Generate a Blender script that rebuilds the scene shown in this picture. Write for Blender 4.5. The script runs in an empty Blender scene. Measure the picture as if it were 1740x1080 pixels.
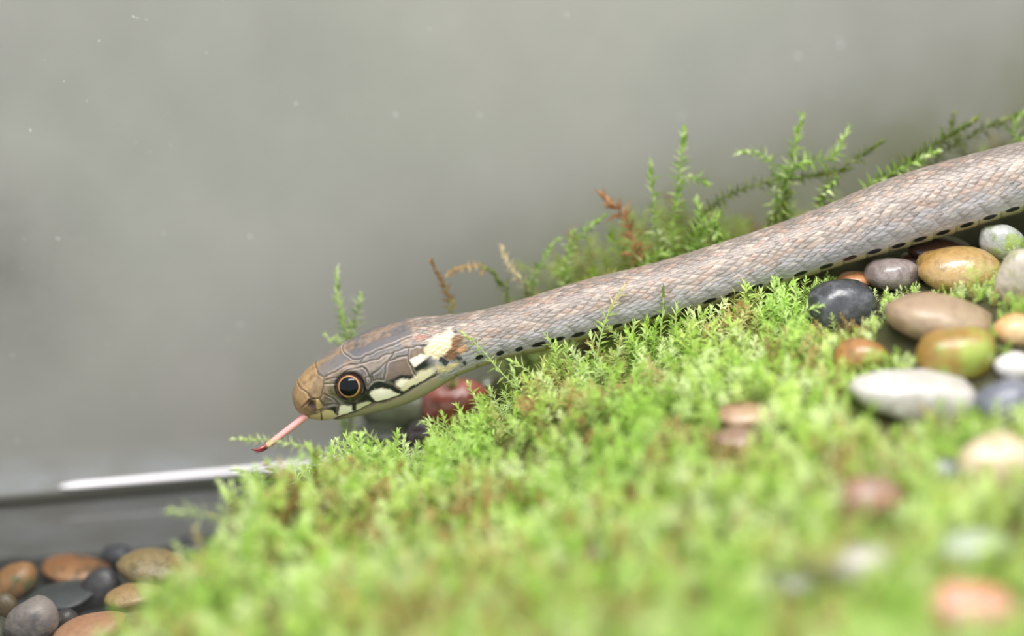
import bpy, math
import numpy as np
from mathutils import Vector

# ------------------------------------------------------------------ camera, world, lights, exposure
SC = bpy.context.scene
COL = SC.collection
PITCH = math.radians(20.0)
DIST = 4.93                     # one photograph pixel is 0.001 units at this distance
cp, sp_ = math.cos(PITCH), math.sin(PITCH)
FWD = np.array([0.0, cp, -sp_]); UPV = np.array([0.0, sp_, cp]); RGT = np.array([1.0, 0.0, 0.0])
CAM = -DIST * FWD
cam = bpy.data.cameras.new('camera')
cam.sensor_width = 36.0
cam.sensor_fit = 'HORIZONTAL'
cam.lens = 36.0 * DIST / 1.74
cam.clip_start = 0.05
cam.dof.use_dof = True
cam.dof.focus_distance = DIST - 0.045
cam.dof.aperture_fstop = 0.37
cam_ob = bpy.data.objects.new('camera', cam)
COL.objects.link(cam_ob)
cam_ob.location = Vector(CAM)
cam_ob.rotation_euler = (math.pi / 2 - PITCH, 0, 0)
SC.camera = cam_ob

world = bpy.data.worlds.new('world')
SC.world = world
world.use_nodes = True
bg = world.node_tree.nodes['Background']
bg.inputs[0].default_value = (0.95, 0.98, 1.0, 1)
bg.inputs[1].default_value = 0.95

def area_light(name, loc, target, sx, sy, power, col=(1, 1, 1)):
    l = bpy.data.lights.new(name, 'AREA')
    l.shape = 'RECTANGLE'; l.size = sx; l.size_y = sy; l.energy = power; l.color = col
    o = bpy.data.objects.new(name, l); COL.objects.link(o)
    o.location = loc
    o.rotation_euler = (Vector(target) - Vector(loc)).to_track_quat('-Z', 'Y').to_euler()
    return o
area_light('terrarium_lamp', (0.3, -0.9, 3.4), (0.1, 0.0, 0.0), 2.6, 0.9, 120.0, (1.0, 0.98, 0.95))

SC.view_settings.view_transform = 'Standard'
SC.view_settings.look = 'None'
SC.view_settings.gamma = 1.0
SC.view_settings.exposure = 0.62
SC.view_settings.use_curve_mapping = False

# ------------------------------------------------------------------ helpers
RNG = np.random.default_rng(7)

def lin(c):
    c = np.asarray(c, float) / 255.0
    return np.where(c <= 0.04045, c / 12.92, ((c + 0.055) / 1.055) ** 2.4)

def L4(c):
    v = lin(c); return (v[0], v[1], v[2], 1.0)

def ray(px, py):
    d = FWD * DIST + RGT * (px - 870.0) / 1000.0 + UPV * (540.0 - py) / 1000.0
    return d
def P(px, py, Y):
    d = ray(px, py)
    t = (Y - CAM[1]) / d[1]
    return CAM + d * t
def PD(px, py, D):
    """point seen at a pixel, D pixels (0.001 units) beyond the plane of focus"""
    return CAM + ray(px, py) * (1.0 + D / 1000.0 / DIST)

def npmesh(name, verts, faces, cols=None, smooth=True, mats=None):
    verts = np.asarray(verts, np.float32); faces = np.asarray(faces, np.int32)
    n, k = faces.shape
    me = bpy.data.meshes.new(name)
    me.vertices.add(len(verts)); me.vertices.foreach_set('co', verts.ravel())
    me.loops.add(n * k); me.loops.foreach_set('vertex_index', faces.ravel())
    me.polygons.add(n); me.polygons.foreach_set('loop_start', np.arange(0, n * k, k, dtype=np.int32))
    me.polygons.foreach_set('use_smooth', np.full(n, smooth, dtype=bool))
    if cols is not None:
        a = me.color_attributes.new('Col', 'FLOAT_COLOR', 'POINT')
        c = np.ones((len(verts), 4), np.float32); c[:, :3] = cols
        a.data.foreach_set('color', c.ravel())
    me.update(calc_edges=True)
    me.validate()
    return me

def link(name, me, mat=None, parent=None, label=None, cat=None, group=None, kind=None):
    o = bpy.data.objects.new(name, me); COL.objects.link(o)
    if mat is not None and me is not None:
        me.materials.append(mat)
    if parent is not None: o.parent = parent
    if label: o['label'] = label
    if cat: o['category'] = cat
    if group: o['group'] = group
    if kind: o['kind'] = kind
    return o

_tab = np.random.default_rng(3).random((64, 64, 64)).astype(np.float32)
def vnoise(p):
    """smooth value noise in 0..1 at points p (n,3)"""
    p = np.asarray(p, float)
    i = np.floor(p).astype(int); f = p - i
    f = f * f * (3 - 2 * f)
    r = 0
    for a in (0, 1):
        for b in (0, 1):
            for c in (0, 1):
                w = (f[:, 0] if a else 1 - f[:, 0]) * (f[:, 1] if b else 1 - f[:, 1]) * (f[:, 2] if c else 1 - f[:, 2])
                r = r + w * _tab[(i[:, 0] + a) % 64, (i[:, 1] + b) % 64, (i[:, 2] + c) % 64]
    return r
def fbm(p, o=3):
    s = 0; a = 0.5; t = 0
    for k in range(o):
        s = s + a * vnoise(p * 2 ** k + 17.3 * k); t += a; a *= 0.5
    return s / t
def sstep(a, b, x):
    t = np.clip((x - a) / (b - a), 0, 1); return t * t * (3 - 2 * t)

class NT:
    def __init__(s, name):
        s.m = bpy.data.materials.new(name); s.m.use_nodes = True
        s.t = s.m.node_tree; s.n = s.t.nodes; s.b = s.n['Principled BSDF']; s.out = s.n['Material Output']
    def new(s, typ, **kw):
        n = s.n.new(typ)
        for k, v in kw.items(): setattr(n, k, v)
        return n
    def ln(s, a, b): s.t.links.new(a, b)
    def noise(s, scale, detail=3, rough=0.5, coord='Object', stretch=None):
        tc = s.new('ShaderNodeTexCoord'); src = tc.outputs[coord]
        if stretch:
            mp = s.new('ShaderNodeMapping'); mp.inputs['Scale'].default_value = stretch
            s.ln(src, mp.inputs[0]); src = mp.outputs[0]
        n = s.new('ShaderNodeTexNoise'); n.inputs['Scale'].default_value = scale
        n.inputs['Detail'].default_value = detail; n.inputs['Roughness'].default_value = rough
        s.ln(src, n.inputs['Vector']); return n.outputs['Fac']
    def ramp(s, fac, stops):
        r = s.new('ShaderNodeValToRGB'); e = r.color_ramp.elements
        while len(e) < len(stops): e.new(0.5)
        for i, (p, c) in enumerate(stops):
            e[i].position = p; e[i].color = c
        s.ln(fac, r.inputs[0]); return r.outputs[0]
    def mix(s, fac, a, b, blend='MIX'):
        m = s.new('ShaderNodeMix', data_type='RGBA', blend_type=blend)
        for sock, v in ((m.inputs[0], fac), (m.inputs[6], a), (m.inputs[7], b)):
            if hasattr(v, 'type') and hasattr(v, 'links'): s.ln(v, sock)
            else: sock.default_value = v
        return m.outputs[2]
    def math(s, op, a, b=0.0):
        m = s.new('ShaderNodeMath', operation=op)
        for sock, v in ((m.inputs[0], a), (m.inputs[1], b)):
            if hasattr(v, 'links'): s.ln(v, sock)
            else: sock.default_value = v
        return m.outputs[0]
    def bump(s, h, strength, dist):
        b = s.new('ShaderNodeBump'); b.inputs['Strength'].default_value = strength; b.inputs['Distance'].default_value = dist
        s.ln(h, b.inputs['Height']); s.ln(b.outputs[0], s.b.inputs['Normal'])
    def set(s, **kw):
        for k, v in kw.items():
            s.b.inputs[k.replace('_', ' ')].default_value = v

def attr_mat(name, rough=0.5, spec=0.5, coat=0.0):
    t = NT(name)
    a = t.new('ShaderNodeAttribute', attribute_name='Col')
    t.ln(a.outputs['Color'], t.b.inputs['Base Color'])
    t.set(Roughness=rough, Specular_IOR_Level=spec, Coat_Weight=coat, Coat_Roughness=0.1)
    return t

def moss_mat(name, gain=1.0, trans=0.35):
    t = NT(name)
    a = t.new('ShaderNodeAttribute', attribute_name='Col')
    t.ln(a.outputs['Color'], t.b.inputs['Base Color'])
    t.set(Roughness=0.45, Specular_IOR_Level=0.35)
    tr = t.new('ShaderNodeBsdfTranslucent'); t.ln(a.outputs['Color'], tr.inputs[0])
    mx = t.new('ShaderNodeMixShader'); mx.inputs[0].default_value = trans
    t.ln(t.b.outputs[0], mx.inputs[1]); t.ln(tr.outputs[0], mx.inputs[2]); t.ln(mx.outputs[0], t.out.inputs[0])
    return t.m

# ------------------------------------------------------------------ the snake's line (photograph pixels in the plane of focus)
ST = np.array([   # centre x, centre y, half height, half width
    (498, 684, 0, 0), (499, 683.6, 9, 8), (502, 682.5, 18, 16), (507, 681, 26, 24), (514, 679, 33, 30), (526, 675, 40.0, 36),
    (560, 661.5, 51, 44), (595, 647, 58, 51), (636, 631, 63.5, 57), (678, 616, 65, 59), (720, 601, 59.5, 55), (761, 589, 51, 49),
    (811, 577, 46.5, 46.5), (861, 564.5, 46.5, 46.5), (911, 552, 48, 48), (1011, 523, 50, 50), (1112, 499, 50, 50), (1215, 468, 50, 50),
    (1316, 437, 51.5, 51.5), (1419, 401, 54, 54), (1520, 366, 61, 61), (1620, 335, 62, 62), (1717, 307, 59.5, 59.5), (1815, 281, 58.5, 58.5),
    (2015, 240, 58, 58), (2310, 205, 54, 54), (2605, 190, 42, 42), (2900, 190, 22, 22), (3080, 195, 3, 3)], float)
def catmull(pts, n=40):
    pts = np.asarray(pts, float); out = []
    e = np.vstack([2 * pts[0] - pts[1], pts, 2 * pts[-1] - pts[-2]])
    for i in range(1, len(e) - 2):
        p0, p1, p2, p3 = e[i - 1], e[i], e[i + 1], e[i + 2]
        t0 = 0; d1 = max(np.linalg.norm((p1 - p0)[:2]), 1e-6) ** .5; d2 = max(np.linalg.norm((p2 - p1)[:2]), 1e-6) ** .5; d3 = max(np.linalg.norm((p3 - p2)[:2]), 1e-6) ** .5
        t1 = t0 + d1; t2 = t1 + d2; t3 = t2 + d3
        for t in np.linspace(t1, t2, n, endpoint=False):
            a1 = (t1 - t) / d1 * p0 + (t - t0) / d1 * p1; a2 = (t2 - t) / d2 * p1 + (t - t1) / d2 * p2; a3 = (t3 - t) / d3 * p2 + (t - t2) / d3 * p3
            b1 = (t2 - t) / (t2 - t0) * a1 + (t - t0) / (t2 - t0) * a2; b2 = (t3 - t) / (t3 - t1) * a2 + (t - t1) / (t3 - t1) * a3
            out.append((t2 - t) / d2 * b1 + (t - t1) / d2 * b2)
    out.append(pts[-1])
    return np.array(out)
SNAKE = catmull(ST, 40)
SNAKE[:, 2:] = np.maximum(SNAKE[:, 2:], 0.0)

def snake_world(px):
    """world x, y, belly z of the body above a pixel column"""
    i = np.argmin(abs(SNAKE[:, 0] - px)); c = SNAKE[i]
    p = PD(c[0], c[1], 0)
    return p, c[2] / 1000.0

# ------------------------------------------------------------------ ground: bank, pool bed
def wall_y(x): return .26 + .229 * (x + .27)      # the tank wall runs back at a slight angle
WALL_ROT = math.atan(.229)
def PW(px, py, off=0.0):
    """point of the wall seen at a pixel (off: distance in front of it)"""
    d = ray(px, py)
    t = (.26 + .229 * .27 - off - CAM[1]) / (d[1] - .229 * d[0])
    return CAM + d * t
STRIP_Z = float(PW(330, 807)[2])
WATER_Z = STRIP_Z - .030
BED_Z = WATER_Z - .10
ctrl = []
for px, py, Y in [
    # top of the moss along the crest
    (200, 1085, -.62), (300, 1000, -.52), (365, 925, -.44), (410, 850, -.36), (450, 825, -.30), (520, 808, -.22), (600, 806, -.16), (700, 797, -.14),
    (790, 768, -.13), (850, 712, -.11), (950, 655, -.09), (1100, 612, -.07), (1250, 560, -.05), (1400, 512, -.03), (1550, 470, -.0), (1740, 415, .02),
    # face of the bank, towards the camera
    (400, 1085, -.68), (700, 1085, -.76), (1000, 1085, -.84), (1350, 1085, -.92), (1740, 1085, -.98), (1740, 1250, -1.25), (1200, 1250, -1.15), (700, 1250, -1.0), (300, 1250, -.85),
    (500, 950, -.46), (700, 900, -.38), (900, 900, -.43), (1100, 830, -.42), (1300, 850, -.50), (1500, 800, -.48), (1740, 800, -.52),
    (1000, 740, -.25), (1250, 680, -.25), (1450, 620, -.22), (1600, 600, -.24), (1740, 560, -.22), (1600, 700, -.36), (1740, 680, -.36),
    ]:
    p = P(px, py, Y); ctrl.append((p[0], p[1], p[2] - 0.012))
for px in (1000, 1100, 1200, 1300, 1400, 1500, 1600, 1740, 1900, 2100, 2400):       # under the body
    p, r = snake_world(px); ctrl.append((p[0], p[1] + .01, p[2] - r - (.03 if px < 1050 else .012 if px < 1430 else .045)))
for px, dz in ((950, -.01), (1050, .005), (1150, .01), (1300, -.02), (1450, -.03), (1600, -.03), (1740, -.03), (2000, -.0), (2400, 0)):     # strip behind the body
    p, r = snake_world(px); ctrl.append((p[0], .22, p[2] - r + dz)); ctrl.append((p[0], .55, p[2] - r + dz))
for x, y, z in [(-.25, .08, -.36), (-.12, .1, -.32), (-.02, .08, -.26), (-.25, .4, -.40), (-.1, .4, -.33), (.02, .3, -.2),
                (-.9, -.9, -.5), (-.9, -1.4, -.6), (1.6, -.6, .15), (1.6, -1.2, .0), (2.4, -.6, .3), (2.4, .4, .45), (2.4, -1.4, .05)]:
    ctrl.append((x, y, z))
ctrl = np.array(ctrl)
def rbf_fit(c, eps=0.08):
    d = np.linalg.norm(c[:, None, :2] - c[None, :, :2], axis=2)
    A = np.sqrt(d * d + eps * eps); n = len(c)
    M = np.zeros((n + 3, n + 3)); M[:n, :n] = A - np.eye(n) * 0.006
    Q = np.c_[np.ones(n), c[:, :2]]; M[:n, n:] = Q; M[n:, :n] = Q.T
    w = np.linalg.solve(M, np.r_[c[:, 2], 0, 0, 0]); return w
RW = rbf_fit(ctrl)
EDGE_Y = np.array([-2.0, -1.2, -.8, -.62, -.5, -.36, -.22, -.12, .0, .15, .5])
EDGE_X = np.array([-1.5, -.98, -.74, -.61, -.54, -.455, -.36, -.31, -.30, -.32, -.36])
def ground(x, y):
    x = np.atleast_1d(np.asarray(x, float)); y = np.atleast_1d(np.asarray(y, float))
    out = np.empty(len(x))
    for a in range(0, len(x), 20000):
        xs, ys = x[a:a + 20000], y[a:a + 20000]
        d = np.hypot(xs[:, None] - ctrl[None, :, 0], ys[:, None] - ctrl[None, :, 1])
        z = np.sqrt(d * d + .0064) @ RW[:-3] + RW[-3] + RW[-2] * xs + RW[-1] * ys
        z = np.clip(z, -.7, .6)
        dd = xs - np.interp(ys, EDGE_Y, EDGE_X)
        k = sstep(-.10, .05, dd)
        bed = BED_Z + .03 * (fbm(np.c_[xs * 6, ys * 6, xs * 0], 2) - .5)
        out[a:a + 20000] = bed + (z - bed) * k
    return out
def ground1(x, y): return float(ground([x], [y])[0])

gx = np.unique(np.r_[np.linspace(-3.2, -1.2, 24), np.linspace(-1.2, 1.3, 280), np.linspace(1.3, 3.2, 40)])
gy = np.unique(np.r_[np.linspace(-2.2, -1.3, 14), np.linspace(-1.3, .56, 210)])
GX, GY = np.meshgrid(gx, gy)
GZ = ground(GX.ravel(), GY.ravel())
pos = np.c_[GX.ravel(), GY.ravel(), GZ]
pos[:, 2] += .012 * (fbm(pos * 22, 3) - .5)
ny, nx = GX.shape
ii = np.arange(ny * nx).reshape(ny, nx)
F = np.stack([ii[:-1, :-1], ii[:-1, 1:], ii[1:, 1:], ii[1:, :-1]], -1).reshape(-1, 4)
gapm = 1 - sstep(.30, .46, fbm(np.c_[pos[:, 0] * 15, pos[:, 1] * 15, pos[:, 0] * 0 + 51], 2))[:, None]
nz = fbm(pos * 16, 3)[:, None]; n2 = fbm(pos * 5 + 9, 2)[:, None]
soil = lin((104, 122, 50)) * (1 - nz) + lin((146, 160, 82)) * nz
soil = soil * (1 - sstep(.55, .75, n2)) + lin((84, 70, 44)) * sstep(.55, .75, n2)
soil = soil * (1 - gapm) + lin((84, 80, 44)) * gapm
rz = (sstep(.5, .62, pos[:, 0]) * sstep(-.42, -.3, pos[:, 1]))[:, None]  # shade under the snake and between the pebbles, painted into the soil
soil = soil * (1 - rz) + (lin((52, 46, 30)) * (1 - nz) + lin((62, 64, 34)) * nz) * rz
bedm = 1 - sstep(WATER_Z - .03, WATER_Z + .01, pos[:, 2])[:, None]
soil = soil * (1 - bedm) + lin((44, 46, 44)) * bedm
floor_mat = attr_mat('mossy_soil', .8, .3)
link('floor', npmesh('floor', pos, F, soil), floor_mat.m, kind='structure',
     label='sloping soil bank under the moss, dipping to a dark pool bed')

# ------------------------------------------------------------------ wall
t = NT('wet_grey_wall')
g1 = t.noise(1.1, 4, .6); g2 = t.noise(5.0, 5, .6, stretch=(1, 1, .45)); g3 = t.noise(34, 2, .5)
c = t.ramp(g1, [(.3, L4((132, 131, 125))), (.5, L4((145, 144, 138))), (.72, L4((157, 153, 148)))])
c = t.mix(t.math('MULTIPLY', t.ramp(g2, [(.45, (0, 0, 0, 1)), (.8, (1, 1, 1, 1))]), .35), c, L4((138, 138, 127)))
sep = t.new('ShaderNodeSeparateXYZ'); tc = t.new('ShaderNodeTexCoord'); t.ln(tc.outputs['Object'], sep.inputs[0])
# algae film growing up from the bank
def maprange(v, a, b):
    m = t.new('ShaderNodeMapRange'); m.inputs[1].default_value = a; m.inputs[2].default_value = b; t.ln(v, m.inputs[0]); return m.outputs[0]
hgt = t.math('SUBTRACT', sep.outputs[2], t.math('MULTIPLY', sep.outputs[0], .36))
alg = t.math('MULTIPLY', maprange(hgt, .10, -.14), maprange(sep.outputs[0], -.3, .25))
alg = t.math('MULTIPLY', alg, t.ramp(t.noise(7, 4, .6), [(.3, (.25, .25, .25, 1)), (.65, (1, 1, 1, 1))]))
c = t.mix(t.math('MULTIPLY', alg, .8), c, L4((112, 116, 82)))
spk = t.ramp(t.noise(60, 1, .3), [(.79, (0, 0, 0, 1)), (.82, (1, 1, 1, 1))])
c = t.mix(t.math('MULTIPLY', spk, .35), c, L4((225, 225, 225)))
dk = PW(-20, 470)
vd = t.new('ShaderNodeVectorMath', operation='DISTANCE'); t.ln(tc.outputs['Object'], vd.inputs[0]); vd.inputs[1].default_value = tuple(dk)
dk_mask = t.math('MULTIPLY', maprange(vd.outputs['Value'], .26, .02), t.ramp(t.noise(4, 4, .6), [(.3, (.3, .3, .3, 1)), (.65, (1, 1, 1, 1))]))  # wall colour darkened around one point, broken up by noise
c = t.mix(t.math('MULTIPLY', dk_mask, .75), c, L4((92, 90, 86)))
# pale wet sheen painted into the wall colour just above the waterline
band = t.math('MULTIPLY', maprange(sep.outputs[2], STRIP_Z + .075, STRIP_Z + .015), t.ramp(t.noise(14, 4, .65, stretch=(.6, 1, 1.6)), [(.35, (.15, .15, .15, 1)), (.65, (1, 1, 1, 1))]))
c = t.mix(t.math('MULTIPLY', band, .6), c, L4((176, 180, 186)))
t.ln(c, t.b.inputs['Base Color'])
t.set(Roughness=.42, Specular_IOR_Level=.35)
t.bump(g2, .15, .02)
def box(name, x0, x1, y0, y1, z0, z1):
    v = [(x, y, z) for x in (x0, x1) for y in (y0, y1) for z in (z0, z1)]
    f = [(0, 1, 3, 2), (4, 6, 7, 5), (0, 4, 5, 1), (2, 3, 7, 6), (0, 2, 6, 4), (1, 5, 7, 3)]
    return npmesh(name, v, f, smooth=False)
def wallbox(name, x0, x1, z0, z1, th=.12):
    v = [(x, wall_y(x) + o_, z) for x in (x0, x1) for o_ in (0, th) for z in (z0, z1)]
    f = [(0, 1, 3, 2), (4, 6, 7, 5), (0, 4, 5, 1), (2, 3, 7, 6), (0, 2, 6, 4), (1, 5, 7, 3)]
    return npmesh(name, v, f, smooth=False)
link('wall_back', wallbox('wall_back', -2.6, 3.0, -.85, 2.0), t.m, kind='structure',
     label='smooth wet grey tank wall rising behind the snake')

# white strip standing in for the light reflected at the waterline, dark joint below
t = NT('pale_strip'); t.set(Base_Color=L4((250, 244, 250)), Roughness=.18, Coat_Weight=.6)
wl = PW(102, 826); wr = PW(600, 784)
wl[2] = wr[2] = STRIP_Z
def bar(name, a, b, ry, rz, n=10, seg=24):
    vs = []; fs = []
    for i in range(seg + 1):
        p = a + (b - a) * i / seg; k = 1.0 if 0 < i < seg else .3
        for j in range(n):
            an = 2 * math.pi * j / n; vs.append((p[0], p[1] + ry * k * math.cos(an), p[2] + rz * k * math.sin(an)))
    for i in range(seg):
        for j in range(n):
            fs.append((i * n + j, i * n + (j + 1) % n, (i + 1) * n + (j + 1) % n, (i + 1) * n + j))
    return npmesh(name, vs, fs)
link('waterline_glint', bar('waterline_glint', wl, wr, .007, .0062), t.m, kind='structure', label='thin white strip standing in for the bright reflection along the waterline')
t = NT('dark_joint'); t.set(Base_Color=L4((74, 74, 66)), Roughness=.5)
link('trim_2', bar('trim_2', np.array([-2.4, wall_y(-2.4), STRIP_Z - .017]), np.array([wr[0], wr[1], STRIP_Z - .017]), .004, .0125), t.m, kind='structure',
     label='dark recessed joint running beneath the white strip at the waterline')

# water
t = NT('pool_water')
fr = t.new('ShaderNodeFresnel'); fr.inputs[0].default_value = 1.33
gl = t.new('ShaderNodeBsdfGlossy'); gl.inputs['Roughness'].default_value = .04
tr = t.new('ShaderNodeBsdfTransparent'); tr.inputs[0].default_value = (.99, 1.0, .985, 1)
mx = t.new('ShaderNodeMixShader')
bp = t.new('ShaderNodeBump'); bp.inputs['Strength'].default_value = .06; bp.inputs['Distance'].default_value = .02
t.ln(t.noise(9, 2, .5), bp.inputs['Height']); t.ln(bp.outputs[0], fr.inputs['Normal']); t.ln(bp.outputs[0], gl.inputs['Normal'])
t.ln(fr.outputs[0], mx.inputs[0]); t.ln(tr.outputs[0], mx.inputs[1]); t.ln(gl.outputs[0], mx.inputs[2]); t.ln(mx.outputs[0], t.out.inputs[0])
wz = WATER_Z
wv = [(x, -2.2 + (wall_y(x) + 2.2) * k, wz) for k in np.linspace(0, 1, 8) for x in np.linspace(-2.5, -.05, 12)]
wf = [(j * 12 + i, j * 12 + i + 1, (j + 1) * 12 + i + 1, (j + 1) * 12 + i) for j in range(7) for i in range(11)]
link('pool_water', npmesh('pool_water', wv, wf), t.m, kind='stuff', cat='water', label='still clear pool water covering the submerged pebbles')

# ------------------------------------------------------------------ pebbles
def ico(n=4):
    import bmesh
    bm = bmesh.new(); bmesh.ops.create_icosphere(bm, subdivisions=n, radius=1.0)
    v = np.array([x.co[:] for x in bm.verts]); f = np.array([[q.index for q in p.verts] for p in bm.faces]); bm.free()
    return v, f
IV, IF = ico(3)
PEBBLES = []        # centre, axes for keeping the moss off them

def pebble_mat(name, c1, c2, c3=None, rough=.3, coat=.4, scale=9.0, moss=0.0, bscale=45.0, bstr=.30):
    t = NT(name)
    n1 = t.noise(scale, 4, .6); n2 = t.noise(scale * 4.5, 3, .6)
    c = t.ramp(n1, [(.32, L4(c1)), (.66, L4(c2))])
    if c3 is not None: c = t.mix(t.ramp(n2, [(.5, (0, 0, 0, 1)), (.66, (1, 1, 1, 1))]), c, L4(c3))
    c = t.mix(t.math('MULTIPLY', t.ramp(t.noise(scale * 12, 2, .5), [(.35, (1, 1, 1, 1)), (.5, (0, 0, 0, 1))]), .25), c, L4([k * .6 for k in c1]))
    if moss > 0:
        ms = t.ramp(t.noise(scale * 1.3, 3, .6), [(.62 - .3 * moss, (0, 0, 0, 1)), (.74 - .25 * moss, (1, 1, 1, 1))])
        c = t.mix(t.math('MULTIPLY', ms, .9), c, L4((150, 168, 74)))
    t.ln(c, t.b.inputs['Base Color'])
    t.set(Roughness=rough, Coat_Weight=coat, Coat_Roughness=.30, Specular_IOR_Level=.4)
    t.bump(t.noise(bscale, 3, .6), bstr, .012)
    return t.m

def pebble(px, py, w, h, label, c1, c2, c3=None, roll=0.0, deep=.8, bury=.36, Y=None, z=None, moss=0.0, rough=.3, coat=.4, seed=0, boxy=2.12, flat=None, group=None, scale=9.0, wedge=0.0, avoid=True, bscale=45.0, bstr=.30):
    r = np.random.default_rng(1000 + seed + int(px * 7 + py))
    a = w / 2000.0
    d = a * deep
    hh = h / 2000.0
    tt = math.sqrt(max(hh * hh - (d * .36) ** 2, (hh * .45) ** 2)) / .94
    # find the place on the line of sight where the pebble sits on the ground
    if Y is None:
        best = None
        for yy in np.linspace(-1.15, .45, 321):
            p = P(px, py, yy)
            g = z if z is not None else ground1(p[0], p[1])
            e = p[2] - (g + tt * (1 - 2 * bury))
            if best is None or (best[0] > 0) != (e > 0):
                if best is not None:
                    best = (e, p); break
            best = (e, p)
        p = best[1]
    else:
        p = P(px, py, Y)
    s = np.linalg.norm(p - CAM) / DIST
    a, d, tt = a * s, d * s, tt * s
    v = IV.copy()
    v = np.sign(v) * np.abs(v) ** (2.0 / boxy)
    v /= np.maximum(np.sum(np.abs(v) ** boxy, 1) ** (1 / boxy), 1e-6)[:, None]
    off = r.random(3) * 40
    v *= (1 + .42 * (fbm(v * 1.0 + off, 2) - .5) + .07 * (fbm(v * 3 + off, 2) - .5))[:, None]
    if wedge: v[:, 2] *= 1 - wedge * v[:, 0] * .5; v[:, 1] *= 1 - wedge * v[:, 0] * .3
    v /= np.abs(v).max(0)
    v = v * np.array([a, d, tt])
    cr, sr = math.cos(roll), math.sin(roll)
    R = np.array([[cr, 0, sr], [0, 1, 0], [-sr, 0, cr]])
    v = v @ R.T
    me = npmesh('pebble', v, IF)
    o = link('pebble', me, pebble_mat('pebble_stone', c1, c2, c3, rough, coat, scale, moss, bscale, bstr), label=label, cat='pebble', group=group)
    o.location = Vector(p)
    if avoid: PEBBLES.append((p, a, d, tt, moss))
    return o

G1 = 'pebbles among the moss beside the snake'
G2 = 'submerged pebbles in the pool'
G3 = 'pebbles half buried in the moss carpet'
pebble(1703, 412, 84, 70, 'pale grey pebble with moss flecks touching the underside of the snake', (176, 176, 172), (150, 152, 146), (110, 130, 70), roll=.5, moss=.25, group=G1, bury=.2)
pebble(1626, 459, 152, 92, 'large glossy ochre pebble below the snake', (150, 114, 58), (172, 146, 98), (140, 108, 58), roll=-.05, moss=.12, rough=.22, coat=.7, group=G1, deep=.75)
pebble(1517, 467, 96, 62, 'mauve grey wet pebble beside the glossy ochre pebble', (120, 108, 104), (146, 134, 130), (104, 92, 88), group=G1, rough=.25, bury=.12)
pebble(1452, 474, 62, 30, 'small orange pebble sliver between moss and mauve grey pebble', (176, 112, 70), (190, 138, 96), group=G1, bury=.05)
pebble(1430, 521, 120, 100, 'shiny black pebble ringed by moss', (34, 36, 40), (66, 68, 72), (90, 92, 96), rough=.25, coat=.5, group=G1, boxy=2.5)
pebble(1592, 545, 205, 98, 'large smooth tan pebble in front of the ochre pebble', (142, 118, 96), (156, 136, 110), roll=.18, rough=.4, coat=.3, group=G1, deep=.7, scale=4)
pebble(1736, 474, 84, 120, 'pale beige pebble at the edge beyond the ochre pebble', (178, 168, 156), (160, 150, 132), (140, 140, 96), roll=.4, group=G1)
pebble(1730, 562, 86, 58, 'orange and cream pebble beside the large tan pebble', (200, 142, 84), (222, 190, 150), group=G1, rough=.25)
pebble(1464, 606, 96, 66, 'rust brown pebble tufted with moss below the black pebble', (146, 96, 52), (160, 120, 70), (110, 84, 50), moss=.3, group=G1)
pebble(1626, 603, 140, 100, 'amber pebble capped with yellow green moss film', (136, 98, 40), (156, 126, 58), (120, 102, 44), moss=.45, rough=.3, group=G1, boxy=2.6)
pebble(1727, 625, 76, 54, 'white pebble behind the blue grey pebble', (214, 210, 208), (196, 190, 186), group=G1)
pebble(1552, 672, 224, 92, 'long pale grey wedge shaped stone lying in the moss', (188, 182, 176), (168, 162, 154), (206, 202, 198), roll=.12, rough=.35, group=G1, wedge=-.5, deep=.55, boxy=2.8)
pebble(1716, 684, 126, 80, 'dark blue grey pebble with a pale worn top', (92, 94, 106), (128, 130, 142), (70, 72, 82), group=G1, rough=.35)
pebble(1702, 800, 150, 130, 'cream pebble half covered by moss below the blue grey pebble', (206, 184, 160), (190, 168, 140), (160, 150, 100), moss=.2, group=G3)
pebble(1610, 800, 70, 44, 'small slate grey pebble beside the half covered cream pebble', (96, 100, 104), (130, 134, 136), group=G3)
pebble(1480, 852, 120, 84, 'brown and grey pebble sunk in the moss face', (120, 92, 76), (150, 124, 108), (170, 110, 84), group=G3, bury=.06)
pebble(1655, 1040, 165, 100, 'salmon orange pebble at the lower corner of the moss', (190, 108, 70), (214, 158, 138), (226, 190, 184), group=G3, rough=.3)
pebble(1655, 928, 130, 60, 'greenish grey pebble under moss above the salmon pebble', (158, 168, 146), (140, 150, 122), moss=.25, group=G3, bury=.06)
pebble(1465, 965, 120, 80, 'pale lilac grey pebble veiled by moss', (166, 158, 148), (150, 146, 128), moss=.3, group=G3, bury=.06)
pebble(1268, 704, 100, 42, 'dusky pink pebble peeping through the moss', (140, 100, 84), (176, 150, 120), group=G3, bury=.06)
pebble(1250, 744, 100, 44, 'wet brown pebble with a bright glint under the dusky pink one', (112, 84, 70), (140, 110, 94), group=G3, rough=.12, coat=.9, bury=.06)
pebble(1350, 1000, 90, 50, 'grey pebble mostly hidden in the lower moss', (120, 120, 110), (96, 100, 80), moss=.2, group=G3, bury=.06)
pebble(1020, 945, 60, 40, 'small dark grey pebble deep in the moss', (84, 84, 80), (100, 98, 84), group=G3, bury=.06)
# dark hollow under the snake
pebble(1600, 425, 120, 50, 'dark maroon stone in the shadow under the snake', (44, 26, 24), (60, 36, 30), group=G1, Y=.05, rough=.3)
pebble(1560, 440, 60, 30, 'brown stone chip in the shadow beneath the snake', (104, 66, 46), (80, 50, 40), group=G1, Y=.06)
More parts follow.
